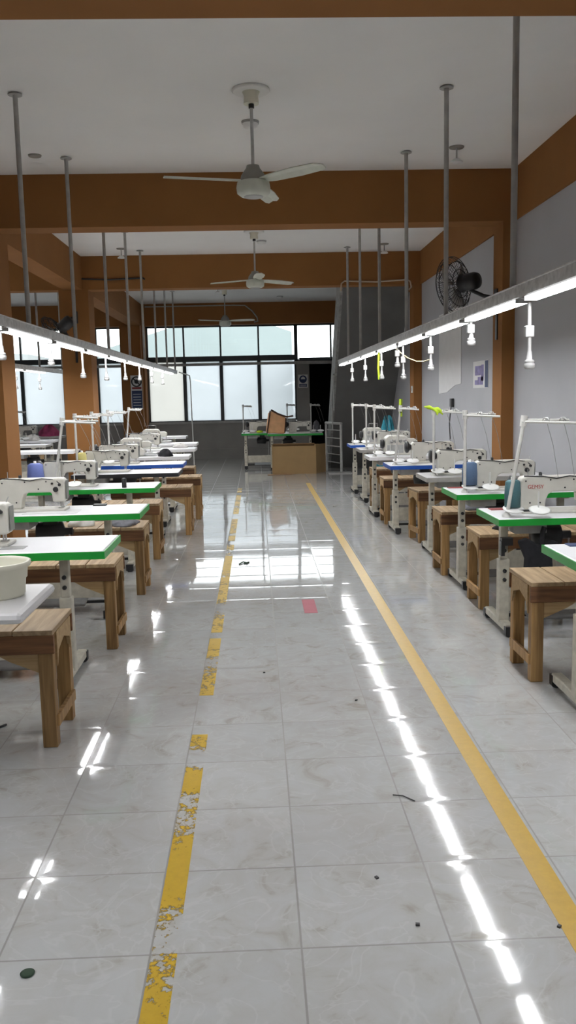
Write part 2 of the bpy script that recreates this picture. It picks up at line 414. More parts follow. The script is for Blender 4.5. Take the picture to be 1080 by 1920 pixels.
# ------------------------------------------------------------------ windows
FW = .05
def window(n, x0, x1, z0, z1, mull, trans, low_mats, label):
    root = tag(empty('window_%d' % n, (0, Y1 + .06, 0)), label, None, None, 'structure')
    m = MB()
    m.bb((x0, -.04, z1 - .04), (x1, .04, z1)); m.bb((x0, -.04, z0), (x1, .04, z0 + .04))
    for x in (x0 + .02, x1 - .02): m.bb((x - .025, -.04, z0), (x + .025, .04, z1))
    m.build('window_frame', M['frame'], root)
    m = MB()
    for x in mull:
        m.bb((x - .022, -.045, trans), (x + .022, .045, z1 - .04)); m.bb((x - .045, -.045, z0 + .04), (x + .045, .045, trans))
    m.build('mullion', M['frame'], root)
    if trans > z0 + .1:
        m = MB(); m.bb((x0, -.05, trans - .06), (x1, .05, trans + .075)); m.build('transom', M['frame'], root)
        m = MB(); m.bb((x0, -.08, trans - .17), (x1, -.03, trans - .10)); m.build('curtain_rail', M['galv'], root)
    xs = [x0 + .04] + list(mull) + [x1 - .04]
    for i, (a, b) in enumerate(zip(xs[:-1], xs[1:])):
        if trans > z0 + .1:
            m = MB(); m.bb((a, -.004, z0 + .04), (b, .004, trans - .06)); m.build('lower_pane', M[low_mats[i % len(low_mats)]], root)
            m = MB(); m.bb((a, -.004, trans + .075), (b, .004, z1 - .04)); m.build('upper_pane', M['glass'], root)
        else:
            m = MB(); m.bb((a, -.004, z0 + .04), (b, .004, z1 - .04)); m.build('pane', M['glass'], root)
    return root
window(1, -2.80, 1.10, .97, 3.46, (-1.83, -.87, .12), 2.60, ('filmwarm', 'film', 'film', 'film'), 'wide far window with four frosted lower panes')
window(2, 1.10, 2.86, 2.5, 3.46, (2.02,), 2.5, ('film',), 'bright clear window over the dark doorway')
window(3, -6.9, -3.41, .97, 3.46, (-6.05, -4.95, -4.1), 2.60, ('film',), 'far window bay of the second aisle behind the columns')
window(4, XL, -6.9, .97, 3.46, (-7.6,), 2.60, ('film',), 'last window bay of the second aisle')

# outside
m = MB(); m.prism([(-9.5, -1), (1.95, -1), (1.95, 4.82), (.6, 5.3), (-1.5, 6.0), (-3.5, 5.35), (-5.6, 4.72), (-9.5, 3.55)], 45, 58); tag(m.build('neighbouring_building', M['cyan']), 'pale cyan gabled shed seen through the upper panes', 'building')
m = MB(); m.prism([(-24, -1), (-10.2, -1), (-10.2, 3.7), (-24, 4.3)], 40, 52); tag(m.build('neighbouring_shed', M['outwhite']), 'white shed outside the second aisle windows', 'building')
m = MB(); m.bb((-60, 23.6, -1.2), (60, 120, -1.0)); tag(m.build('ground', M['ground']), 'pale concrete yard outside', None, None, 'structure')

# ------------------------------------------------------------------ stair, railing
m = MB()
steps = 16; yt, yb = 15.95, 19.55; rise = 4.0 / (steps + 1)
poly = [(19.3, 0), (15.68, 4.0)]
run = (yb - yt) / steps
z = 4.0; y = yt
poly.append((y, z))
for i in range(steps):
    y += run; poly.append((y, z)); z -= rise; poly.append((y, z))
poly.append((yb, 0))
m.prism(poly, 1.651, XR, 'YZ')
st = m.build('staircase', M['stairgrey']); tag(st, 'dark grey plastered stair flight rising under the ceiling by the grey wall', 'stair', None, 'structure')
m = MB(); m.prism([(19.3, 0), (15.68, 4.0), (16.5, 4.0), (20.1, 0)], 1.60, 1.65, 'YZ'); m.build('stair_string', M['stairedge'], st)
rl = tag(empty('stair_railing', (1.755, 17.9, 0)), 'grey steel railing with horizontal bars at the stair foot', 'railing')
def rail_pt(t, z): return (-.25 * t, .68 * t, z)
m = MB(); m.tube([(0, 0, .02), (0, 0, 1.0)], .028, 10); m.build('post', M['galv'], rl)
m = MB(); m.tube([rail_pt(1, .0), rail_pt(1, 1.0)], .028, 10); m.build('post', M['galv'], rl)
m = MB(); m.tube([rail_pt(-.02, 1.02), rail_pt(1.02, 1.02)], .03, 10); m.build('handrail', M['galv'], rl)
for zz in (.2, .37, .54, .71, .88):
    m = MB(); m.tube([rail_pt(0, zz), rail_pt(1, zz)], .012, 6); m.build('bar', M['galv'], rl)
m = MB(); m.bb((-.28, -.2, 0), (.2, .14, .02)); m.build('base_plate', M['galv'], rl)
rl2 = tag(empty('stair_handrail', (1.585, 17.6, 0)), 'short grey steel handrail fixed on the stair edge', 'railing')
m = MB(); m.tube([(0, -.1, 2.02), (0, .5, 1.42)], .022, 8); m.build('handrail', M['galv'], rl2)
for yy in (0, .4):
    m = MB(); m.tube([(0, yy, 1.93 - yy), (0, yy, 1.3 - yy)], .014, 6); m.build('post', M['galv'], rl2)

# ------------------------------------------------------------------ floor lines and bits
m = MB(); m.bb((.895, .8, 0), (.98, 16.0, .0012)); tag(m.build('floor_line', M['yline']), 'solid yellow painted floor line beside the grey wall row', 'floor line')
m = MB()
for a, b in ((.8, 4.06), (4.62, 5.75), (5.9, 11.5), (12, 15.5)): m.bb((-.352, a, 0), (-.275, b, .0012))
tag(m.build('floor_line', M['ylineworn']), 'worn and broken yellow painted floor line', 'floor line')
m = MB(); m.bb((.33, 6.36, 0), (.43, 6.8, .002)); tag(m.build('tape_patch', M['pinktape']), 'faded pink tape patch on the floor tiles', 'tape')
m = MB(); m.tube([(-.20, 8.33, .006), (-.16, 8.42, .01), (-.12, 8.36, .008), (-.10, 8.42, .006), (-.15, 8.36, .006)], .007, 5); tag(m.build('cloth_scrap', M['leafy']), 'dark green scrap lying on the shiny floor', 'scrap')
m = MB(); m.lathe([(.019, 0), (.021, .004), (.015, .007), (.001, .008)], (-.70, 2.32, 0)); tag(m.build('drain_plug', M['leafy']), 'small dark round plug in a floor tile beside the worn yellow line', 'plug')
for i, (x, y, l) in enumerate([(.01, 4.98, 'beside the worn yellow line'), (.50, 4.46, 'two tiles before the nearest bench'), (.37, 2.74, 'in the middle of a near tile'), (.46, 2.47, 'just below another chip on the same tile'), (.89, 2.43, 'on the solid yellow line')]):
    m = MB(); m.box((x, y, .003), (.013, .010, .006), rz=i); tag(m.build('dirt_chip', M['blackplastic']), 'tiny black chip of dirt ' + l, 'dirt')
m = MB(); m.tube([(.52, 3.34, .004), (.56, 3.33, .004), (.60, 3.28, .004)], .0025, 5); tag(m.build('thread_scrap', M['blackplastic']), 'short dark thread lying across a tile joint', 'thread')
m = MB(); m.tube([(-1.42, 4.16, .006), (-1.36, 4.20, .006), (-1.31, 4.27, .006)], .006, 5); tag(m.build('cable_scrap', M['blackplastic']), 'curl of black cable on the floor by the bench leg', 'cable')

# ------------------------------------------------------------------ sewing tables
def make_table(band, top='laminate', depth=.58, round_=.015, legs=(.09, .93)):
    r = empty('sewing_table'); L = 1.2; T = .045
    m = MB(); m.bb((.006, .006, .8 - T), (L - .006, depth - .006, .8)); m.build('table_top', M[top], r, round_ * .7 if round_ < .03 else round_)
    m = MB()
    # edge band: a thin ring round the top
    z0, z1 = .8 - T - .001, .797
    for a, b in (((0, 0, z0), (L, .006, z1)), ((0, depth - .006, z0), (L, depth, z1)), ((0, .006, z0), (.006, depth - .006, z1)), ((L - .006, .006, z0), (L, depth - .006, z1))): m.bb(a, b)
    if round_ < .03: m.build('edge_band', M[band], r)
    for x in legs:
        m = MB(); m.bb((x - .036, .17, .06), (x + .036, .24, .50)); m.bb((x - .026, .178, .5), (x + .026, .232, .735)); m.bb((x - .03, .08, .735), (x + .03, .48, .756))
        c = m.build('leg', M['beige'], r, .006)
        for zz in (.36, .42, .56, .62):
            m = MB(); m.lathe([(.013, 0), (.013, .012), (.006, .016)], (x, .17 if zz < .5 else .178, zz), n=10, R=Matrix.Rotation(PI / 2, 3, 'X')); m.build('bolt', M['blackplastic'], c)
        m = MB(); m.bb((x - .03, .03, .03), (x + .03, depth - .02, .08))
        ft = m.build('foot', M['beige'], r, .008)
        for ya, yb2 in ((.005, .05), (depth - .05, depth - .005)):
            m = MB(); m.bb((x - .034, ya, .012), (x + .034, yb2, .07)); m.lathe([(.025, 0), (.025, .014)], (x, (ya + yb2) / 2, 0), n=10); m.build('foot_cap', M['blackplastic'], ft)
    a, b = legs
    m = MB(); m.bb((a + .036, .2, .13), (b - .036, .215, .29)); m.build('cross_panel', M['beige'], r, .004)
    m = MB(); m.tube([(a + .03, .33, .07), (b - .03, .33, .07)], .014, 8); m.build('pedal_rod', M['blackplastic'], r)
    m = MB(); m.box((.5, .36, .09), (.44, .27, .025), R=Matrix.Rotation(.18, 3, 'X')); m.build('pedal', M['pedal'], r, .02, 3)
    m = MB(); m.tube([(.60, .36, .11), (.60, .37, .60)], .007, 6); m.build('pedal_link', M['metal'], r)
    m = MB(); m.lathe([(.02, -.12), (.075, -.11), (.08, 0), (.08, .08), (.03, .1), (.03, .16)], (.46, .40, .62), 'X', 18); m.bb((.41, .34, .68), (.52, .46, .755)); m.build('motor', M['blackplastic'], r)
    m = MB(); m.bb((.14, .12, .68), (.36, .40, .755)); m.build('drawer', M['galv'], r, .006)
    return r

TABLES = {}
def table(kind, x, y, label, group):
    if kind not in TABLES:
        TABLES[kind] = Proto({'green': lambda: make_table('green'), 'blue': lambda: make_table('blue'), 'grey': lambda: make_table('greyband', 'greylam'), 'white': lambda: make_table('laminate'),
                              'black': lambda: make_table('blackband'), 'plain': lambda: make_table('greyband', 'greylam', .60, .035, (.2, .72))}[kind]())
    return TABLES[kind].put((x, y, 0), 0, label, 'sewing table', group)

GR, GL = 'sewing tables in the row along the grey wall', 'sewing tables in the row beside the columns'
ROWR = 'in the row by the grey wall'; ROWL = 'in the row by the brown columns'
RT = [('green', 1.54, 4.02), ('green', 1.57, 5.54), ('green', 1.62, 6.95), ('grey', 1.66, 8.40), ('blue', 1.53, 9.87), ('white', 1.48, 11.30), ('grey', 1.54, 12.85), ('blue', 1.53, 14.05)]
LT = [('plain', -.94, 3.37), ('green', -.86, 4.77), ('green', -.87, 6.33), ('green', -.965, 8.12), ('black', -.88, 9.70), ('blue', -.93, 10.93), ('white', -.97, 12.35), ('white', -1.0, 14.1), ('white', -1.08, 15.7), ('white', -1.5, 18.6)]
EDGE = {'green': 'white sewing table with green edge', 'grey': 'grey sewing table with grey edge', 'blue': 'white sewing table with blue edge', 'white': 'all-white sewing table', 'black': 'white sewing table with black edge', 'plain': 'pale grey table with rounded corners carrying a cream tub'}
for i, (k, x, y) in enumerate(RT): table(k, x, y, '%s, %s %s' % (EDGE[k], ORD[i], ROWR), GR)
for i, (k, x, y) in enumerate(LT): table(k, x - 1.2, y, '%s, %s %s' % (EDGE[k], ORD[i], ROWL) if i else EDGE[k], GL)

# ------------------------------------------------------------------ wooden benches
def make_bench():
    r = empty('wooden_bench'); L, D, Hh = .95, .42, .575
    nb = 5
    m = MB()
    for i in range(nb):
        w = L / nb; m.bb((i * w + .0032, -.005 + .004 * (i % 2), Hh - .024), ((i + 1) * w - .0032, D + .004 * ((i + 1) % 2), Hh))
    m.build('seat', M['wood'], r, .003)
    for x in (.01, L - .08):
        for y in (.005, D - .07):
            m = MB(); m.bb((x, y, 0), (x + .07, y + .06, Hh - .024)); m.build('leg', M['woodleg'], r, .004)
    for y in (0, D - .02):
        m = MB(); m.bb((.0, y - .004, Hh - .114), (L, y + .016, Hh - .024)); m.build('apron', M['woodapron'], r, .003)
    for y in (.012, D - .022):
        for x, s in ((.075, 1), (L - .075, -1)):
            m = MB(); m.prism([(x, Hh - .114), (x + s * .2, Hh - .114), (x + s * .14, Hh - .15), (x, Hh - .21)], y, y + .018); m.build('gusset', M['ply'], r)
    for x in (.0, L - .02):
        m = MB(); m.prism([(.06, Hh - .024), (D - .06, Hh - .024), (D - .06, Hh - .19), (D - .09, Hh - .12), (D / 2, Hh - .085), (.09, Hh - .12), (.06, Hh - .19)], x + .002, x + .02, 'YZ'); m.build('side_apron', M['ply'], r)
        m = MB(); m.bb((x, .02, .10), (x + .022, D - .03, .155)); m.build('stretcher', M['woodleg'], r, .003)
    return r
BENCH = Proto(make_bench())
RB = [(1.50, 4.65, 0), (1.64, 6.30, 0), (1.62, 7.55, 0), (1.74, 9.25, .12), (1.57, 10.66, 0), (1.62, 12.05, 0)]
LB = [(-.97, 3.96, 0), (-.94, 5.56, 0), (-.955, 7.13, 0), (-1.0, 8.72, 0), (-.79, 10.24, 0), (-.76, 11.55, 0), (-.95, 13.1, 0)]
for i, (x, y, r) in enumerate(RB): BENCH.put((x, y, 0), r, 'plank-topped wooden bench, %s %s' % (ORD[i], ROWR), 'wooden bench', 'wooden benches of the wall row')
for i, (x, y, r) in enumerate(LB): BENCH.put((x - .95, y, 0), r, 'plank-topped wooden bench, %s %s' % (ORD[i], ROWL), 'wooden bench', 'wooden benches of the column row')

# ------------------------------------------------------------------ sewing machines
def make_lockstitch():
    r = empty('sewing_machine')
    prof = [(0, .018), (.165, .018), (.172, .09), (.19, .128), (.22, .142), (.385, .142), (.398, .135), (.402, .075), (.41, .066), (.485, .066), (.497, .08), (.502, .22), (.49, .243), (.47, .25), (.03, .25), (.008, .24), (0, .22)]
    m = MB(); m.prism(prof, -.055, .055); m.build('body', M['machine'], r, .014, 3)
    m = MB(); m.bb((-.005, -.09, 0), (.50, .09, .02)); m.build('bed', M['machine'], r, .006)
    m = MB(); m.lathe([(.0, -.075), (.05, -.072), (.068, -.06), (.068, -.035), (.045, -.025), (.03, .0)], (0, 0, .19), 'X', 22); m.build('handwheel', M['blackplastic'], r)
    m = MB(); m.bb((.503, -.042, .085), (.508, .042, .232)); m.build('face_plate', M['metal'], r, .003)
    m = MB(); m.tube([(.45, 0, .07), (.45, 0, .03)], .006, 8); m.build('needle_bar', M['metal'], r)
    m = MB(); m.tube([(.465, 0, .07), (.465, 0, .028)], .005, 8); m.bb((.435, -.012, .02), (.475, .03, .027)); m.build('presser_foot', M['metal'], r)
    for y, R in ((-.055, Matrix.Rotation(PI / 2, 3, 'X')), (.055, Matrix.Rotation(-PI / 2, 3, 'X'))):
        m = MB(); m.lathe([(.02, 0), (.02, .008), (.012, .012), (.012, .022), (.016, .024)], (.43, y, .165), n=14, R=R); m.lathe([(.012, 0), (.01, .016)], (.46, y, .20), n=10, R=R); m.lathe([(.009, 0), (.008, .01)], (.405, y, .21), n=10, R=R)
        m.build('tension_dial', M['blackplastic'], r)
        m = MB()
        for x, zz in ((.03, .22), (.2, .225), (.3, .17), (.36, .225), (.06, .07), (.13, .07)): m.lathe([(.006, 0), (.005, .003)], (x, y, zz), n=8, R=R)
        m.build('screw', M['blackplastic'], r)
    m = MB(); m.tube([(.02, -.045, .254), (.15, -.058, .25), (.24, -.06, .235), (.33, -.058, .25), (.43, -.05, .236), (.47, -.058, .20)], .004, 6); m.build('wire', M['blackplastic'], r)
    m = MB(); m.lathe([(.012, 0), (.012, .02), (.004, .024)], (.15, .01, .25), n=10); m.build('bobbin_winder', M['blackplastic'], r)
    m = MB(); m.tube([(.06, 0, .248), (.06, 0, .30)], .003, 6); m.build('thread_pin', M['metal'], r)
    m = MB(); m.tube([(.47, .02, .245), (.485, .03, .28)], .003, 6); m.build('thread_pin', M['metal'], r)
    m = MB(); m.bb((.012, -.058, .035), (.155, -.054, .055)); m.bb((.012, -.058, .08), (.155, -.056, .083)); m.build('access_cover', M['machine'], r)
    return r
LOCK = Proto(make_lockstitch())
def make_overlock():
    r = empty('overlock_machine')
    m = MB(); m.prism([(0, 0), (.34, 0), (.36, .05), (.34, .10), (.30, .12), (.30, .235), (.27, .26), (.05, .265), (.0, .23)], -.11, .11); m.build('body', M['machine'], r, .018, 3)
    m = MB(); m.prism([(.30, .12), (.42, .12), (.44, .14), (.44, .19), (.40, .215), (.30, .215)], -.05, .05); m.build('arm', M['machine'], r, .012, 2)
    m = MB(); m.lathe([(0, -.06), (.055, -.055), (.065, -.03), (.05, -.005), (.03, 0)], (0, 0, .15), 'X', 20); m.build('handwheel', M['blackplastic'], r)
    for y, R in ((-.11, Matrix.Rotation(PI / 2, 3, 'X')), (.11, Matrix.Rotation(-PI / 2, 3, 'X'))):
        for x in (.08, .14, .20, .26):
            m = MB(); m.lathe([(.022, 0), (.024, .01), (.012, .014), (.012, .03), (.017, .033)], (x, y, .19), n=12, R=R); m.build('tension_dial', M['metal'], r)
    m = MB(); m.tube([(.42, 0, .13), (.42, 0, .06)], .007, 8); m.bb((.39, -.03, .05), (.46, .03, .06)); m.build('presser_foot', M['metal'], r)
    m = MB(); m.bb((.34, -.12, .02), (.52, .10, .045)); m.build('work_plate', M['metal'], r, .004)
    m = MB(); m.tube([(.1, 0, .26), (.1, 0, .33), (.24, 0, .33), (.24, 0, .26)], .005, 6); m.build('thread_guide', M['metal'], r)
    m = MB(); m.bb((.02, -.115, .03), (.24, -.108, .14)); m.build('looper_cover', M['galv'], r, .004)
    return r
OVER = Proto(make_overlock())
GM = 'industrial sewing machines on the tables'
for i in (1, 2, 3): LOCK.put((RT[i][1] + (.225 if i < 3 else .16), RT[i][2] + .31, .8), 0, 'off-white sewing machine on the %s table %s' % (ORD[i], ROWR), 'sewing machine', GM)
for i in (1, 2, 3, 4, 5, 7): LOCK.put((LT[i][1] - 1.2 + .11, LT[i][2] + .31, .8), 0, 'off-white sewing machine on the %s table %s' % (ORD[i], ROWL), 'sewing machine', GM)
for i in (4, 6): LOCK.put((RT[i][1] + .3, RT[i][2] + .34, .8), 0, 'off-white sewing machine on the %s table %s' % (ORD[i], ROWR), 'sewing machine', GM)
for i in (5, 7): OVER.put((RT[i][1] + .25, RT[i][2] + .36, .8), 0, 'blocky off-white overlock machine on the %s table %s' % (ORD[i], ROWR), 'overlock machine', GM)
for i in (6, 8): OVER.put((LT[i][1] - 1.2 + .2, LT[i][2] + .36, .8), 0, 'blocky off-white overlock machine on the %s table %s' % (ORD[i], ROWL), 'overlock machine', GM)
# ------------------------------------------------------------------ thread stands and cones
def make_stand(lean=(0, 0), h=.65, arm=.32, dirx=1, mat='standwhite'):
    r = empty('thread_stand')
    lx, ly = lean
    m = MB(); m.tube([(0, 0, 0), (lx, ly, h)], .013, 10); m.lathe([(.03, 0), (.03, .012), (.016, .03)], n=12); m.build('pole', M[mat], r)
    m = MB(); m.tube([(lx * .92, ly, h * .92), (lx * 1.0, ly, h * 1.03)], .022, 10); m.build('clamp', M[mat], r)
    for k, dy in enumerate((-.035, .035)):
        m = MB(); m.tube([(lx - .02 * dirx, ly + dy * .3, h - .02 + .01 * k), (lx + arm * dirx, ly + dy * 2, h - .035 + .015 * k)], .009, 8); m.build('thread_arm', M[mat], r)
    for q in (.45, .8):
        m = MB(); m.tube([(lx + arm * q * dirx + .02 * math.cos(a), ly + .03 * math.sin(a), h - .01 + .012 * math.sin(2 * a)) for a in [i * PI / 6 for i in range(12)]], .004, 5, True); m.build('guide_ring', M['metal'], r)
    for k, (dx, dy) in enumerate(((.05, .04), (.20, -.04))):
        m = MB(); m.lathe([(.002, .05), (.066, .045), (.073, .052), (.06, .055), (.003, .058)], (dx * dirx, dy - .014, .003), n=24, R=Matrix.Rotation(.28, 3, 'X')); m.tube([(dx * dirx, dy, .05), (dx * dirx, dy, .17)], .005, 8); m.build('spool_plate', M['white'], r)
    m = MB(); m.tube([(.05 * dirx, .04, .045), (0, 0, .04), (.20 * dirx, -.04, .045)], .008, 6); m.build('plate_bracket', M['blackplastic'], r)
    m = MB()
    for q in (.45, .8):
        x0 = lx + arm * q * dirx; m.tube([(x0, ly, h - .01), (x0 + .07, ly + .06, h * .72), (x0 + .13, ly + .12, h * .38)], .0022, 4)
    m.build('thread', M['thread'], r)
    return r
S1, S2, S3 = Proto(make_stand((.11, 0))), Proto(make_stand((0, 0), .66, .27)), Proto(make_stand((.07, 0), .67, .2))
GS = 'thread stands on the sewing tables'
def stand(p, x, y, lb, h=.8): p.put((x, y, h), 0, lb, 'thread stand', GS)
stand(S1, 1.65, 5.64, 'leaning white thread stand on the second table ' + ROWR)
stand(S2, 1.715, 7.07, 'upright white thread stand by the dusty blue cone ' + ROWR)
stand(S2, 1.76, 8.55, 'white thread stand with a lime cloth tied on its arm')
stand(S3, 1.60, 9.98, 'white thread stand with a long lime ribbon')
stand(S2, 1.56, 11.4, 'white thread stand on the sixth table ' + ROWR)
stand(S2, 1.65, 12.95, 'white thread stand on the seventh table ' + ROWR)
stand(S2, 1.58, 14.15, 'white thread stand on the last blue-edged table by the stair')
stand(S1, -1.92, 8.22, 'leaning white thread stand in front of the fan column')
stand(S2, -2.02, 9.80, 'upright white thread stand on the black-edged table')
stand(S2, -2.06, 11.02, 'white thread stand on the blue-edged table ' + ROWL)
stand(S2, -2.1, 12.45, 'white thread stand on the seventh table ' + ROWL)
stand(S3, -2.12, 14.2, 'white thread stand on the eighth table ' + ROWL)
def cone(x, y, mat, label, r=.05, h=.17, z=.862):
    m = MB(); m.lathe([(.012, 0), (r, 0), (r * 1.03, h * .5), (r * .92, h * .94), (r * .6, h), (.012, h)], (0, 0, 0), n=24)
    o = empty('thread_cone', (x, y, z)); m.build('yarn', M[mat], o)
    m = MB(); m.lathe([(.018, -.001), (.018, .01), (.0125, h + .02), (.0105, h + .02)], n=14); m.build('spool_core', M['white'], o)
    return tag(o, label, 'thread cone', 'thread cones beside the machines')
cone(1.70, 5.68, 'teal', 'teal thread cone behind the leaning stand %s' % ROWR, .052, .18)
cone(1.765, 7.11, 'bluethread', 'dusty blue thread cone beside the machine on the third wall-row table', .062, .19)
cone(-2.085, 8.205, 'violet', 'fat violet-blue thread cone on a table by the brown column', .075, .25, .80)
cone(-1.97, 9.84, 'yellow', 'pale yellow thread cone on the black-edged table', .05, .18)
m = MB(); m.tube([(0, 0, .60), (.004, 0, .8), (-.002, 0, .64)], [.012, .02, .016], 6); m.box((.0, 0, .70), (.035, .02, .2)); o = tag(m.build('lime_ribbon', M['lime'], loc=(1.67, 9.98, .76)), 'long lime ribbon hanging on a thread stand pole', 'ribbon')
m = MB(); m.tube([(-.10, 0, .035), (-.05, .01, .03), (-.01, 0, .012), (.03, .005, .006), (.06, -.005, -.012), (.085, -.01, -.045)], [.005, .020, .013, .027, .02, .004], 8); m.tube([(.0, -.01, .01), (.03, -.025, -.02), (.025, -.03, -.05)], [.012, .018, .004], 6); tag(m.build('lime_cloth', M['lime'], loc=(1.76, 8.53, 1.455)), 'lime cloth knotted round a thread stand arm', 'cloth')

# ------------------------------------------------------------------ light rails
def rail(name, x, y0, y1, joints, rods, label, z=2.24, plates=True):
    r = tag(empty(name, (x, y0, z)), label, 'light rail', 'hanging light rails')
    m = MB(); L = y1 - y0
    m.bb((-.028, 0, -.075), (.028, L, 0)); m.bb((-.04, 0, -.008), (.04, L, 0)); m.build('rail_channel', M['channel'], r, .003)
    for a, b in zip(joints[:-1], joints[1:]):
        m = MB(); m.bb((-.036, a - y0 + .085, -.106), (.036, b - y0 - .085, -.083)); lo = m.build('lamp', [M['lampside'], M['lamp']], r)
        for pl in lo.data.polygons:
            if pl.normal.z < -.9: pl.material_index = 1
        m = MB(); m.bb((-.02, a - y0 + .03, -.083), (.02, b - y0 - .03, -.074))
        for q in (a - y0 + .07, b - y0 - .085): m.bb((-.037, q, -.107), (.037, q + .014, -.081))
        m.build('lamp_holder', M['galv'], lo)
    for y in rods:
        m = MB(); m.tube([(0, y - y0, -.02), (0, y - y0, H - z)], .019, 10); ro = m.build('hanger_rod', M['rod'], r)
        m = MB(); m.lathe([(.055, 0), (.055, .008), (.03, .014)], (0, y - y0, H - z - .015), n=14); m.build('ceiling_plate', M['galv'], ro)
    return r
RJ = [.5, 2.0, 3.5, 5.0, 6.4, 7.85, 9.3, 10.9, 12.5, 14.2, 15.8]  # nearest lamps are unseen, added to brighten the near floor
LJ = [.3, 1.8, 3.3, 4.8, 6.34, 7.86, 9.3, 10.75, 12.25, 13.85, 15.4, 17.2, 19.3]  # first lamps out of view, rail extended to lift near floor and beam fronts
rail('light_rail', 1.56,   .4, 15.95, RJ, (1.6, 3.4, 5.26, 7.1, 8.93, 10.85, 12.8, 14.48), 'lit lamp rail hanging over the row along the grey wall')
rail('light_rail', -1.80, .2, 20.2, LJ, (1.6, 3.4, 5.3, 7.16, 8.99, 11.0, 12.85, 14.5, 16.3, 18.2, 20.0), 'lit lamp rail hanging over the row beside the columns')
rail('light_rail', -3.95, 10.2, 20.4, [10.3, 11.9, 13.5, 15.1, 16.7], (10.9, 12.8, 14.5, 16.3, 18.2, 20.0), 'lit lamp rail hanging over the second aisle')
rail('light_rail', -5.6, 10.2, 20.4, [10.3, 11.9, 13.5, 15.1, 16.7], (10.9, 12.8, 14.5, 16.3, 18.2, 20.0), 'lit lamp rail deep in the second aisle')

def make_socket(drop, box=True):
    r = empty('hanging_socket')
    m = MB(); m.tube([(0, 0, 0), (.004, 0, -drop + .06)], .011, 8); m.build('cord', M['cordwhite'], r)
    if box:
        m = MB(); m.bb((-.025, -.02, -drop * .55), (.025, .02, -drop * .55 + .065)); m.build('switch_box', M['cordwhite'], r, .006)
    m = MB(); m.lathe([(.014, .10), (.016, .055), (.026, .05), (.028, .038), (.024, .034), (.031, .03), (.031, .008), (.024, 0)][::-1], (.004, 0, -drop), n=16); m.build('plug', M['cordwhite'], r)
    return r
SK = {}
GK = 'white sockets hanging from the light rails'
def sock(x, y, zb, lb, box=True):
    d = round(2.13 - zb, 2); k = (d, box)
    if k not in SK: SK[k] = Proto(make_socket(d, box))
    SK[k].put((x, y, 2.155), 0, lb, 'socket', GK)
for i, (y, zb, bx) in enumerate([(5.0, 1.73, True), (6.36, 1.94, True), (7.82, 1.80, True), (9.27, 1.75, True), (10.86, 1.78, True), (12.46, 1.78, True), (14.15, 1.80, True)]):
    sock(1.58, y, zb, 'white socket on a cord, %s from the near end of the wall-side light rail' % ORD[i], bx)
sock(1.53, 9.35, 1.88, 'short second socket hanging beside the fourth cord of the wall-side light rail')
for i, (y, zb, bx) in enumerate([(6.30, 1.90, False), (7.80, 1.91, False), (9.22, 1.83, False), (10.65, 1.83, False), (12.2, 1.86, False), (13.7, 1.88, False), (15.3, 1.86, True), (17.1, 1.86, True)]):
    sock(-1.79, y, zb, 'white socket on a cord, %s from the near end of the column-side light rail' % ORD[i], bx)
for i, (y, zb) in enumerate([(12.9, 1.82), (14.6, 1.80), (16.2, 1.80)]): sock(-3.94, y, zb, 'white socket on a cord, %s along the second aisle light rail' % ORD[i])
m = MB(); m.tube([(1.57, 9.75, 2.135), (1.585, 9.5, 2.07), (1.60, 9.1, 1.99), (1.60, 8.6, 1.935), (1.595, 8.2, 1.92), (1.585, 7.83, 1.925)], .005, 6); tag(m.build('hanging_cable', M['cableyellow']), 'yellow cable looping below the wall-side light rail', 'cable')
m = MB(); m.tube([(1.555, 10.9, 2.14), (1.545, 10.9, 1.95), (1.555, 10.9, 1.80)], .014, 6); tag(m.build('hanging_strap', M['lime']), 'lime strap hanging from the wall-side light rail', 'strap')
# power pole at the far end of the column-side rail
m = MB(); m.tube([(-1.72, 20.1, 2.2), (-1.55, 20.9, 2.14), (-1.54, 21.0, 2.0), (-1.52, 21.0, .0)], .014, 8); tag(m.build('power_drop_pipe', M['white']), 'thin white pipe standing before the far windows', 'pipe')

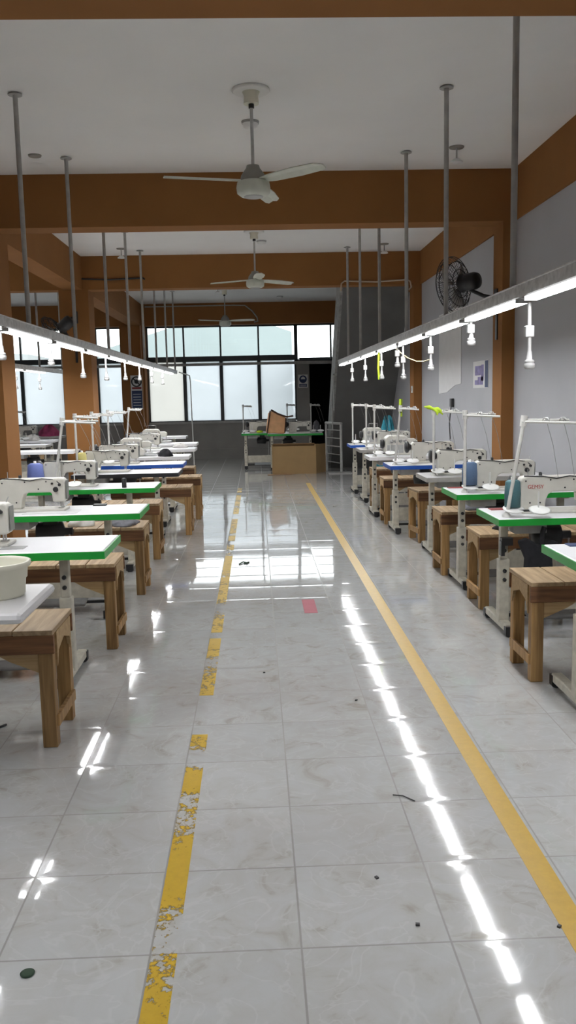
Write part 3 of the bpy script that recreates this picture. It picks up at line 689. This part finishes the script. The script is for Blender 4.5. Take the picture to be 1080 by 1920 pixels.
# ------------------------------------------------------------------ ceiling fans
def make_fan():
    r = empty('ceiling_fan')
    m = MB(); m.lathe([(.06, .58), (.055, .64), (.075, .68), (.075, .69)], n=20); m.build('canopy', M['cream'], r)
    m = MB(); m.lathe([(.14, .668), (.15, .675), (.145, .69), (.05, .695)], n=24); m.build('ceiling_disc', M['white'], r)
    m = MB(); m.tube([(0, 0, .06), (0, 0, .60)], .013, 10); m.build('down_rod', M['metal'], r)
    m = MB(); m.lathe([(.022, .55), (.022, .585)], n=12); m.build('rubber_joint', M['black'], r)
    m = MB(); m.lathe([(.11, .0), (.10, .02), (.095, .045), (.085, .06), (.055, .10), (.05, .12), (.02, .125)], n=24); m.build('upper_housing', M['fangrey'], r)
    m = MB(); m.lathe([(.07, -.115), (.10, -.112), (.13, -.09), (.135, -.05), (.128, -.01), (.11, .0)], n=28); m.build('motor_housing', M['fanmetal'], r)
    m = MB(); m.lathe([(.04, -.117), (.075, -.12), (.078, -.112)], n=24); m.build('bottom_cap', M['galv'], r)
    for k in range(3):
        a = k * 2 * PI / 3
        R = Matrix.Rotation(a, 3, 'Z') @ Matrix.Rotation(-.22, 3, 'X')
        prof = [(.10, -.035, .035), (.20, -.055, .06), (.45, -.07, .07), (.66, -.062, .06), (.71, -.03, .04)]
        vs = []; fs = []
        for zo in (-.004, .004):
            for (x, a1, b1) in prof:
                for yy, dz in ((a1, .0), ((a1 + b1) / 2, .01), (b1, 0)):
                    vs.append(R @ Vector((x, yy, zo + dz - .012 * x)))
        n = len(prof)
        for s in range(2):
            o = s * n * 3
            for i in range(n - 1):
                for j in range(2):
                    q = (o + i * 3 + j, o + i * 3 + j + 1, o + (i + 1) * 3 + j + 1, o + (i + 1) * 3 + j); fs.append(q if s else q[::-1])
        o = n * 3
        for i in range(n - 1):
            fs.append((i * 3, (i + 1) * 3, o + (i + 1) * 3, o + i * 3)); fs.append((i * 3 + 2, o + i * 3 + 2, o + (i + 1) * 3 + 2, (i + 1) * 3 + 2))
        e = (n - 1) * 3
        fs += [(0, o, o + 1, 1), (1, o + 1, o + 2, 2), (e, e + 1, o + e + 1, o + e), (e + 1, e + 2, o + e + 2, o + e + 1)]
        m = MB(); m.add(vs, fs); m.build('blade', M['fanmetal'], r)
    return r
FAN = Proto(make_fan())
for (x, y, a, lb) in ((.03, 7.12, -164, 'hanging nearest, before the first beam'), (.045, 13.0, -83, 'before the second beam'), (-.63, 19.9, -143, 'before the far windows')):
    FAN.put((x, y, 3.31), math.radians(a), 'greenish white three-blade ceiling fan ' + lb, 'ceiling fan', 'ceiling fans over the aisle')
def simple(name, mat, label, cat, group=None, **k): pass
def detector(x, y, lb):
    o = tag(empty('smoke_detector', (x, y, H)), lb, 'smoke detector', 'round smoke detectors on the ceiling')
    m = MB(); m.lathe([(.075, -.02), (.078, 0)][::1], n=24); m.build('base_ring', M['galv'], o)
    m = MB(); m.lathe([(.03, -.055), (.06, -.048), (.07, -.02)], n=24); m.build('cover', M['white'], o)
detector(.02, 7.92, 'white round smoke detector behind the rod of the nearest fan')
detector(.16, 13.8, 'white round smoke detector beside the second fan rod')
detector(.66, 21.4, 'small white round smoke detector near the far beam')
def holder(x, y, lb, d=.15):
    o = tag(empty('ceiling_sounder', (x, y, H)), lb, 'ceiling fixture', 'dark ceiling plates with a white dish below')
    m = MB(); m.lathe([(.07, -.012), (.075, 0)], n=20); m.build('ceiling_plate', M['fangrey'], o)
    m = MB(); m.tube([(0, 0, 0), (0, 0, -d + .03)], .008, 6); m.build('stem', M['galv'], o)
    m = MB(); m.lathe([(.062, -d), (.06, -d + .012), (.03, -d + .035), (.012, -d + .04)], n=20); m.build('dish', M['white'], o)
holder(2.03, 8.78, 'white dish on a dark ceiling plate near the wall-row poles')
holder(-2.07, 14.3, 'white dish on a dark ceiling plate near the column-row poles')
holder(2.13, 14.24, 'white dish on a dark ceiling plate above the stair beam')
holder(-.75, 19.2, 'white dish on a dark ceiling plate beside the farthest fan')
m = MB(); m.lathe([(.06, -.015), (.065, 0)], n=20); tag(m.build('ceiling_cover', M['fangrey'], loc=(-2.08, 8.89, H)), 'flat dark cover plate on the ceiling before the first beam', 'ceiling plate')

# ------------------------------------------------------------------ wall fans
def wall_fan(C, n, mount, label, R0=.32):
    n = Vector(n).normalized(); C = Vector(C)
    o = tag(empty('wall_fan', mount), label, 'fan', 'black wall fans on the columns')
    off = Vector(mount)
    Rm = n.to_track_quat('Z', 'Y').to_matrix()
    P = lambda r, a, z: Rm @ Vector((r * math.cos(a), r * math.sin(a), z)) + C - off
    m = MB()
    for r_, z_ in ((R0, 0), (R0, .04), (R0 * .8, .09), (R0 * .5, .115), (R0 * .18, .12), (R0 * .8, -.05), (R0 * .5, -.075), (R0 * .25, -.08)):
        m.tube([P(r_, 2 * PI * i / 32, z_) for i in range(32)], .0045, 5, True)
    for i in range(36):
        a = 2 * PI * i / 36
        m.tube([P(R0 * .18, a, .12), P(R0 * .5, a, .115), P(R0 * .8, a, .09), P(R0, a, .02), P(R0 * .8, a, -.05), P(R0 * .5, a, -.075), P(R0 * .25, a, -.08)], .0028, 4)
    m.build('guard', M['blackplastic'], o)
    for k in range(3):
        a = 2 * PI * k / 3 + .3; m = MB()
        vs = [P(r_, a + w, z_) for r_ in (.05, .16, .27) for w, z_ in ((-.42, -.025), (0, .0), (.42, .03))]
        m.add(vs, [(0, 1, 4, 3), (1, 2, 5, 4), (3, 4, 7, 6), (4, 5, 8, 7)], True)
        b = m.build('blade', M['galv'], o); sd = b.modifiers.new('thick', 'SOLIDIFY'); sd.thickness = .004
    m = MB(); m.lathe([(.03, -.32), (.085, -.31), (.10, -.27), (.10, -.17), (.085, -.13), (.11, -.10), (.06, -.05)], C - off, n=22, R=Rm); m.build('motor', M['blackplastic'], o)
    mc = Rm @ Vector((0, 0, -.22)) + C - off
    m = MB(); m.tube([(0, 0, 0), (mc.x * .5, mc.y * .5, mc.z * .2), (mc.x, mc.y, mc.z - .1), (mc.x, mc.y, mc.z)], .022, 8); m.build('bracket', M['blackplastic'], o)
    w = Vector((.02, .06, .1)) if abs(mount[0] - 2.74) < .01 else Vector((.06, .02, .1))
    m = MB(); m.box((0, 0, 0), (w.x, w.y * 2, w.z * 2)); m.build('wall_plate', M['blackplastic'], o)
wall_fan((2.37, 10.30, 2.87), (-.68, .73, -.06), (2.735, 9.86, 2.66), 'black caged wall fan on the brown column of the grey wall')
wall_fan((-3.22, 14.62, 2.74), (-.75, .12, -.6), (-2.98, 14.99, 3.0), 'black caged wall fan on the brown column between the window bays')
m = MB(); m.bb((2.727, 9.80, 2.2), (2.74, 9.86, 2.62)); tag(m.build('mounted_cable_duct', M['blackplastic']), 'short black cable duct below the wall fan', 'cable duct')
m = MB(); m.bb((-3.02, 14.985, 2.25), (-2.98, 15.0, 2.72)); tag(m.build('mounted_cable_duct', M['blackplastic']), 'short black cable duct on the column with the second wall fan', 'cable duct')

# ------------------------------------------------------------------ wall things
m = MB(); m.prism([(12.10, 1.74), (12.45, 1.72), (12.8, 1.66), (13.0, 1.62), (13.56, 1.60), (13.56, 2.80), (12.10, 2.80)], 2.872, 2.879, 'YZ')
tag(m.build('hanging_banner', M['paper']), 'long blank white paper banner with torn lower edge on the grey wall', 'banner')
o = tag(empty('wall_calendar', (2.879, 11.05, 1.84)), 'white and purple printed calendar sheet on the grey wall', 'calendar')
m = MB(); m.bb((-.006, -.37, -.17), (0, .37, .17)); m.build('sheet', M['paper'], o)
m = MB(); m.bb((-.008, -.36, -.165), (-.006, -.22, .165)); m.build('dark_strip', M['navy'], o)
m = MB()
for (y, zz, w, h2) in ((.12, .05, .3, .12), (0, -.08, .26, .1), (.2, -.1, .16, .06), (-.1, .02, .12, .2)): m.bb((-.0075, y - w / 2, zz - h2 / 2), (-.006, y + w / 2, zz + h2 / 2))
m.build('print', M['purple'], o)
o = tag(empty('light_switch', (2.739, 15.12, 1.68)), 'white light switch on the brown column by the stair', 'switch')
m = MB(); m.bb((-.015, -.05, -.06), (0, .05, .06)); m.build('cover', M['white'], o, .004); m = MB(); m.bb((-.022, -.03, -.03), (-.015, .02, .03)); m.build('rocker', M['galv'], o)
o = tag(empty('wall_socket', (2.879, 12.6, 1.47)), 'small black wall socket below the banner', 'socket')
m = MB(); m.bb((-.04, -.06, -.06), (0, .06, .06)); m.build('housing', M['blackplastic'], o, .005); m = MB(); m.tube([(-.03, 0, -.05), (-.05, .02, -.3), (-.03, .03, -.6)], .008, 6); m.build('cable', M['blackplastic'], o)
def sign(x, y, z, w, h, label, circle, bands):
    o = tag(empty('safety_sign', (x, y, z)), label, 'sign')
    m = MB(); m.bb((-w / 2, -.006, -h / 2), (w / 2, 0, h / 2)); m.build('board', M['paper'], o)
    for (mt, a, b, c, d) in bands:
        m = MB(); m.bb((a, -.008, c), (b, -.006, d)); m.build('printed_band', M[mt], o)
    m = MB(); cz, rr, mt = circle
    if mt == 'navy':
        m.lathe([(rr, 0), (rr, .003)], (0, -.006, cz), n=28, R=Matrix.Rotation(PI / 2, 3, 'X')); m.build('round_pictogram', M[mt], o)
        m = MB(); m.lathe([(rr * .55, 0), (rr * .55, .002)], (0, -.009, cz + rr * .12), n=20, R=Matrix.Rotation(PI / 2, 3, 'X')); m.build('pictogram_head', M['paper'], o)
        m = MB(); m.bb((-rr * .5, -.013, cz - rr * .45), (rr * .5, -.011, cz + .0)); m.build('pictogram_mask', M['navy'], o)
    else:
        m.tube([(rr * math.cos(a), -.008, cz + rr * math.sin(a)) for a in [i * PI / 12 for i in range(24)]], .018, 6, True); m.tube([(-rr * .7, -.008, cz + rr * .7), (rr * .7, -.008, cz - rr * .7)], .016, 6)
        m.build('prohibition_ring', M[mt], o)
        m = MB(); m.lathe([(rr * .45, 0), (rr * .45, .002)], (0, -.006, cz), n=20, R=Matrix.Rotation(PI / 2, 3, 'X')); m.build('round_pictogram', M['black'], o)
    return o
s = sign(-3.03, 22.549, 1.78, .30, .86, 'white sign with a dark ring over blue text lines on the far column', (.27, .12, 'black'), [('redprint', -.12, .12, .08, .13), ('navy', -.13, .13, -.40, .04)])
m = MB()
for zz in (-.05, -.12, -.19, -.26, -.33): m.bb((-.10, -.0095, zz - .008), (.10, -.008, zz + .008))
m.build('text_line', M['paper'], s)
s = sign(1.27, Y1 - .001, 1.98, .25, .34, 'white sign with a blue round mask pictogram by the doorway', (.05, .10, 'navy'), [('navy', -.10, .10, -.15, -.07)])
m = MB()
for zz in (-.095, -.125): m.bb((-.08, -.0095, zz - .006), (.08, -.008, zz + .006))
m.build('text_line', M['paper'], s)
# conduits and cables
m = MB(); m.tube([(1.50, 14.985, 3.35), (1.51, 14.985, 3.48), (1.56, 14.985, 3.52), (2.1, 14.985, 3.50), (2.62, 14.985, 3.53), (2.68, 14.985, 3.50), (2.70, 14.985, 3.40), (2.66, 14.985, 3.36)], .014, 8); tag(m.build('wall_conduit', M['conduit']), 'pale conduit along the beam foot above the stair', 'conduit')
m = MB(); m.tube([(-2.85, 14.985, 3.63), (-2.4, 14.985, 3.61), (-1.83, 14.985, 3.63), (-1.80, 14.99, 3.60)], .014, 6); tag(m.build('black_cable', M['blackplastic']), 'black cable sagging across the beam between the poles', 'cable')
m = MB(); m.tube([(-2.75, 22.65, 3.93), (-.5, 22.65, 3.93), (-.2, 22.65, 3.92), (-.02, 22.65, 3.78), (.1, 22.65, 3.62), (.12, 22.65, 3.52), (.02, 22.65, 3.5)], .016, 8); tag(m.build('beam_conduit', M['galv']), 'grey conduit along the far beam bending down behind the fan', 'conduit')
for x in (-2.79, -2.87): 
    m = MB(); m.tube([(x, 22.53, .9), (x, 22.53, 3.5)], .018, 8); tag(m.build('column_pipe', M['conduitbrown']), 'painted pipe running down the far column, %s the window' % ('beside' if x > -2.8 else 'one pipe away from'), 'pipe')
m = MB(); m.bb((1.30, 15.32, 3.94), (1.50, 15.9, 4.0)); tag(m.build('ceiling_box', M['blackplastic']), 'dark box on the ceiling next to the stair opening', 'box')

# ------------------------------------------------------------------ loose things on tables and benches
o = tag(empty('plastic_tub', (-1.135, 3.72, .8)), 'cream plastic tub on the nearest grey table', 'tub')
m = MB(); m.lathe([(.0, 0), (.105, .0), (.112, .01), (.118, .075), (.124, .08), (.128, .125), (.14, .13), (.143, .15), (.132, .153), (.122, .14), (.112, .02), (.0, .012)], n=36); m.build('tub_body', M['cream'], o)
m = MB(); m.bb((1.66, 4.50, .8), (1.84, 4.58, .806)); tag(m.build('black_card', M['navy']), 'black card lying on the first green-edged table of the wall row', 'card')
m = MB(); m.bb((1.64, 5.98, .8), (1.78, 6.07, .804)); tag(m.build('red_card', M['redprint']), 'dark red card at the corner of the second wall-row table', 'card')
m = MB(); m.bb((1.66, 7.42, .8), (1.80, 7.50, .804)); tag(m.build('red_card', M['redprint']), 'dark red card at the corner of the third wall-row table', 'card')
def heap(name, x, y, z, sx, sy, sz, mat, label, cat='cloth', seed=1):
    rnd = random.Random(seed); m = MB(); nu, nv = 14, 20; vs = []
    ph = [rnd.uniform(0, 6) for _ in range(6)]
    for i in range(nu + 1):
        t = i / nu; rr = math.sin(t * PI / 2) ; hz = math.cos(t * PI / 2)
        for j in range(nv):
            a = 2 * PI * j / nv; w = 1 + .16 * math.sin(3 * a + ph[0] + 4 * t) + .09 * math.sin(7 * a + ph[1]) * t
            vs.append((x + sx / 2 * rr * w * math.cos(a), y + sy / 2 * rr * w * math.sin(a), z + max(.0, sz * hz * (1 + .22 * math.sin(5 * a + ph[2] + 3 * t)) + .006)))
    fs = [(i * nv + j, i * nv + (j + 1) % nv, (i + 1) * nv + (j + 1) % nv, (i + 1) * nv + j) for i in range(nu) for j in range(nv)]
    for j in range(nv): vs.append((vs[nu * nv + j][0], vs[nu * nv + j][1], z))
    b = (nu + 1) * nv
    fs += [(nu * nv + j, nu * nv + (j + 1) % nv, b + (j + 1) % nv, b + j) for j in range(nv)] + [tuple(range(b + nv - 1, b - 1, -1))]
    m.add(vs, fs, True)
    return tag(m.build(name, M[mat]), label, cat)
heap('crumpled_cloth', -1.50, 7.34, .575, .22, .22, .07, 'clothwhite', 'crumpled white cloth on the third bench beside the columns', seed=2)
heap('folded_cloth', -1.15, 7.32, .575, .26, .3, .04, 'clothgrey', 'dark folded cloth on the third bench beside the columns', seed=3)
heap('cloth_bundle', -1.84, 7.3, .575, .2, .25, .06, 'clothwhite', 'pale cloth bundle near the end of the third bench beside the columns', seed=12)
heap('folded_cloth', -1.80, 5.8, .575, .24, .26, .04, 'clothgrey', 'dark folded cloth on the second bench beside the columns', seed=13)
heap('cloth_bundle', 1.98, 6.5, .575, .3, .25, .06, 'clothdark', 'dark cloth bundle on the second bench of the wall row', seed=4)
heap('folded_cloth', 2.0, 7.75, .575, .35, .3, .06, 'clothgrey', 'grey folded cloth on the third bench of the wall row', seed=5)
heap('cloth_bundle', -1.28, 14.5, .8, .25, .2, .06, 'clothwhite', 'white cloth bundle on the eighth table by the brown columns', seed=6)
heap('dark_cloth', -1.30, 12.45, .8, .2, .16, .09, 'clothdark', 'dark cloth drooping on the seventh table by the brown columns', seed=7)
heap('fabric_pile', 2.08, 12.95, .8, .3, .2, .16, 'clothdark', 'dark fabric pile on the seventh table of the wall row', seed=8)
heap('turquoise_cloth', 2.28, 15.0, .0, .46, .34, 1.05, 'tealcloth', 'tall turquoise covered bundle standing before the stair', 'bundle', seed=9)
# black bag hanging under the second wall-row table
o = tag(empty('hanging_bag', (1.86, 5.62, .40)), 'black fabric bag hanging under the second table of the wall row', 'bag')
m = MB(); m.prism([(-.10, -.05), (.08, -.05), (.10, .0), (.09, .12), (.14, .22), (.10, .24), (.0, .21), (-.08, .26), (-.14, .24), (-.09, .12)], -.03, .03); m.build('bag_body', M['clothdark'], o, .015, 2)
m = MB(); m.tube([(.02, 0, .2), (.03, 0, .3), (.04, 0, .33)], .018, 8); m.build('strap', M['clothdark'], o)
m = MB(); m.box((1.66, 5.675, .63), (.075, .06, .05)); m.box((1.632, 5.675, .585), (.025, .05, .1)); tag(m.build('knee_lifter_clamp', M['blackplastic']), 'black clamp box on the leg of the second wall-row table', 'clamp')
# black tape roll on third column-row table
m = MB(); m.lathe([(.022, 0), (.022, .085), (.012, .09)], (-1.26, 8.2, .8), n=16); tag(m.build('black_bottle', M['blackplastic']), 'small black bottle standing on the third green-edged table beside the columns', 'bottle')
m = MB(); m.bb((-1.30, 6.82, .8), (-1.2, 6.88, .812)); tag(m.build('black_case', M['blackplastic']), 'flat black case at the back of the third table by the brown columns', 'case')
m = MB(); m.bb((-1.48, 4.9, .8), (-1.34, 5.0, .803)); tag(m.build('paper_slip', M['thread']), 'grey paper slip by the machine on the first green-edged table beside the columns', 'paper')
m = MB(); m.bb((-1.75, 6.42, .8), (-1.35, 6.62, .803)); tag(m.build('paper_sheet', M['paper']), 'white paper sheet on the second green-edged table beside the columns', 'paper')

# ------------------------------------------------------------------ far cluster before the windows
for i, (x, y, lb) in enumerate([(-.33, 19.35, 'at the aisle end, partly behind the other'), (.25, 18.75, 'behind the big cardboard box')]):
    table('green', x, y, 'white sewing table with green edge ' + lb, 'green-edged tables at the aisle end')
LOCK.put((-.15, 19.7, .8), 0, 'grey-looking sewing machine on the aisle-end table by the windows', 'sewing machine', GM)
LOCK.put((.72, 19.05, .8), 0, 'sewing machine on the aisle-end table behind the cardboard box', 'sewing machine', GM)
S4 = Proto(make_stand((0, 0), .62, .2, 1, 'galv')); 
stand(S4, -.28, 19.5, 'thin grey thread stand at the window end of the aisle-end table')
stand(S4, 1.20, 18.87, 'thin grey thread stand near the doorway')
stand(S4, .72, 19.85, 'thin grey thread stand behind the tan bag')
o = tag(empty('tan_bag', (.42, 18.95, .8), .1), 'tan bag with dark brown straps on the aisle-end table', 'bag')
m = MB(); m.prism([(-.2, .02), (.2, .0), (.23, .34), (-.08, .5), (-.14, .44)], -.13, .13); m.build('bag_body', M['tan'], o, .03, 3)
m = MB(); m.tube([(-.1, -.14, .52), (.05, -.14, .43), (.24, -.14, .36), (.38, -.14, .38)], .018, 8); m.tube([(-.12, -.14, .5), (-.2, -.14, .02)], .014, 8); m.tube([(.22, -.14, .34), (.19, -.14, .02)], .014, 8); m.build('strap', M['darkbrown'], o)
m = MB(); m.lathe([(.02, 0), (.07, .01), (.075, .04), (.03, .06), (.001, .062)], (.08, 19.48, .8)); tag(m.build('lime_spool', M['lime']), 'lime spool lying on the aisle-end table', 'spool')
heap('fabric_pile', 1.34, 19.2, .8, .18, .16, .22, 'clothgrey', 'grey fabric pile beside the machine behind the box', seed=10)
# cardboard box
o = tag(empty('cardboard_box', (.33, 17.95, 0)), 'large open brown cardboard box standing before the green-edged tables', 'box')
m = MB()
m.box((.45, -.03, .29), (.90, .012, .58), rz=-.05); m.box((1.01, .20, .30), (.48, .012, .60), rz=1.05); m.box((.0, .28, .28), (.012, .6, .56)); m.box((.5, .58, .29), (1.0, .012, .58)); m.bb((.02, .0, .0), (.9, .56, .012))
m.build('box_wall', M['card'], o)
m = MB(); m.box((.44, .02, .60), (.86, .012, .10), R=Matrix.Rotation(.9, 3, 'X')); m.build('flap', M['cardin'], o)
m = MB(); m.box((.14, -.14, .006), (.5, .16, .006), rz=.1); m.build('floor_flap', M['cardin'], o)

# ------------------------------------------------------------------ second aisle beyond the columns
G2 = 'tables of the second aisle'
for (k, x, y, lb) in (('grey', -5.15, 16.4, 'nearest in the second aisle'), ('white', -5.4, 18.2, 'in the middle of the second aisle'), ('grey', -5.7, 20.2, 'by the windows of the second aisle under magenta cloth'), ('white', -4.2, 14.3, 'behind the fan column in the second aisle'), ('white', -4.35, 9.5, 'at the edge of the second aisle beside the first column')):
    table(k, x, y, EDGE[k] + ' ' + lb, G2)
BENCH.put((-5.2, 17.1, 0), 0, 'plank-topped wooden bench in the second aisle', 'wooden bench', 'wooden benches of the second aisle')
heap('magenta_cloth', -4.83, 20.48, .8, .5, .5, .22, 'clothpink', 'magenta cloth pile on a table by the second aisle windows', seed=11)
heap('white_cloth', -4.72, 18.52, .8, .32, .36, .1, 'clothwhite', 'white cloth draped on a second aisle table', seed=14)
heap('dark_cloth', -5.22, 18.5, .8, .28, .35, .14, 'clothdark', 'dark cloth heap on a second aisle table', seed=15)
LOCK.put((-5.62, 20.5, .8), 0, 'dark-looking sewing machine by the second aisle windows', 'sewing machine', GM)
stand(S4, -4.98, 18.27, 'thin grey thread stand on a second aisle table')

# red lettering on the machine nearest along the wall row
cu = bpy.data.curves.new('brand_lettering', 'FONT'); cu.body = 'GEMSY'; cu.size = .036; cu.extrude = .0008; cu.align_x = 'CENTER'
tmp = bpy.data.objects.new('tmp_text', cu); COL.objects.link(tmp); bpy.context.view_layer.update()
me = bpy.data.meshes.new_from_object(tmp.evaluated_get(bpy.context.evaluated_depsgraph_get())); bpy.data.objects.remove(tmp)
me.materials.clear(); me.materials.append(M['redtext']); tx = bpy.data.objects.new('brand_lettering', me); COL.objects.link(tx)
tx.parent = LOCK.root; tx.location = (.098, -.0565, .168); tx.rotation_euler = (PI / 2, 0, 0); tx['label'] = 'red lettering on the pillar'

# ------------------------------------------------------------------ daylight
w = bpy.data.worlds.new('overcast_sky'); scn.world = w; w.use_nodes = True
nt = w.node_tree; nt.nodes.clear()
out = nt.nodes.new('ShaderNodeOutputWorld'); bg = nt.nodes.new('ShaderNodeBackground')
bg.inputs['Color'].default_value = (.95, .98, 1, 1); bg.inputs['Strength'].default_value = 3.6
nt.links.new(bg.outputs[0], out.inputs['Surface'])
for i, (x0, x1, z0, z1) in enumerate([(-2.8, 1.1, 2.6, 3.46), (1.1, 2.1, 2.5, 3.46), (-6.9, -3.41, 2.6, 3.46)]):
    ld = bpy.data.lights.new('window_portal', 'AREA'); ld.shape = 'RECTANGLE'; ld.size = x1 - x0; ld.size_y = z1 - z0; ld.cycles.is_portal = True
    lo = bpy.data.objects.new('window_portal', ld); COL.objects.link(lo); lo.location = ((x0 + x1) / 2, Y1 + .15, (z0 + z1) / 2); lo.rotation_euler = (-PI / 2, 0, 0)

# ------------------------------------------------------------------ camera
f, p, yw, r, h = 1621.93, .1349, .0347, -.0219, 3.6417 * .45
fwd = Vector((math.sin(yw) * math.cos(p), math.cos(yw) * math.cos(p), -math.sin(p)))
right = Vector((math.cos(yw), -math.sin(yw), 0)); up = right.cross(fwd)
r2 = right * math.cos(r) + up * math.sin(r); u2 = up * math.cos(r) - right * math.sin(r)
cam = bpy.data.cameras.new('camera'); co = bpy.data.objects.new('camera', cam); COL.objects.link(co)
mw = Matrix(((r2.x, u2.x, -fwd.x, 0), (r2.y, u2.y, -fwd.y, 0), (r2.z, u2.z, -fwd.z, h), (0, 0, 0, 1)))
co.matrix_world = mw
cam.sensor_fit = 'VERTICAL'; cam.sensor_height = 36; cam.lens = f / 1920 * 36; cam.clip_end = 300; cam.clip_start = .05
scn.camera = co

vs = scn.view_settings
vs.view_transform = 'Standard'; vs.look = 'None'; vs.exposure = .13; vs.gamma = 1; vs.use_curve_mapping = False
cy = scn.cycles
cy.use_denoising = True
cy.max_bounces = 10; cy.diffuse_bounces = 5; cy.glossy_bounces = 4; cy.transparent_max_bounces = 16; cy.transmission_bounces = 6
cy.caustics_reflective = False; cy.caustics_refractive = False
cy.sample_clamp_indirect = 8
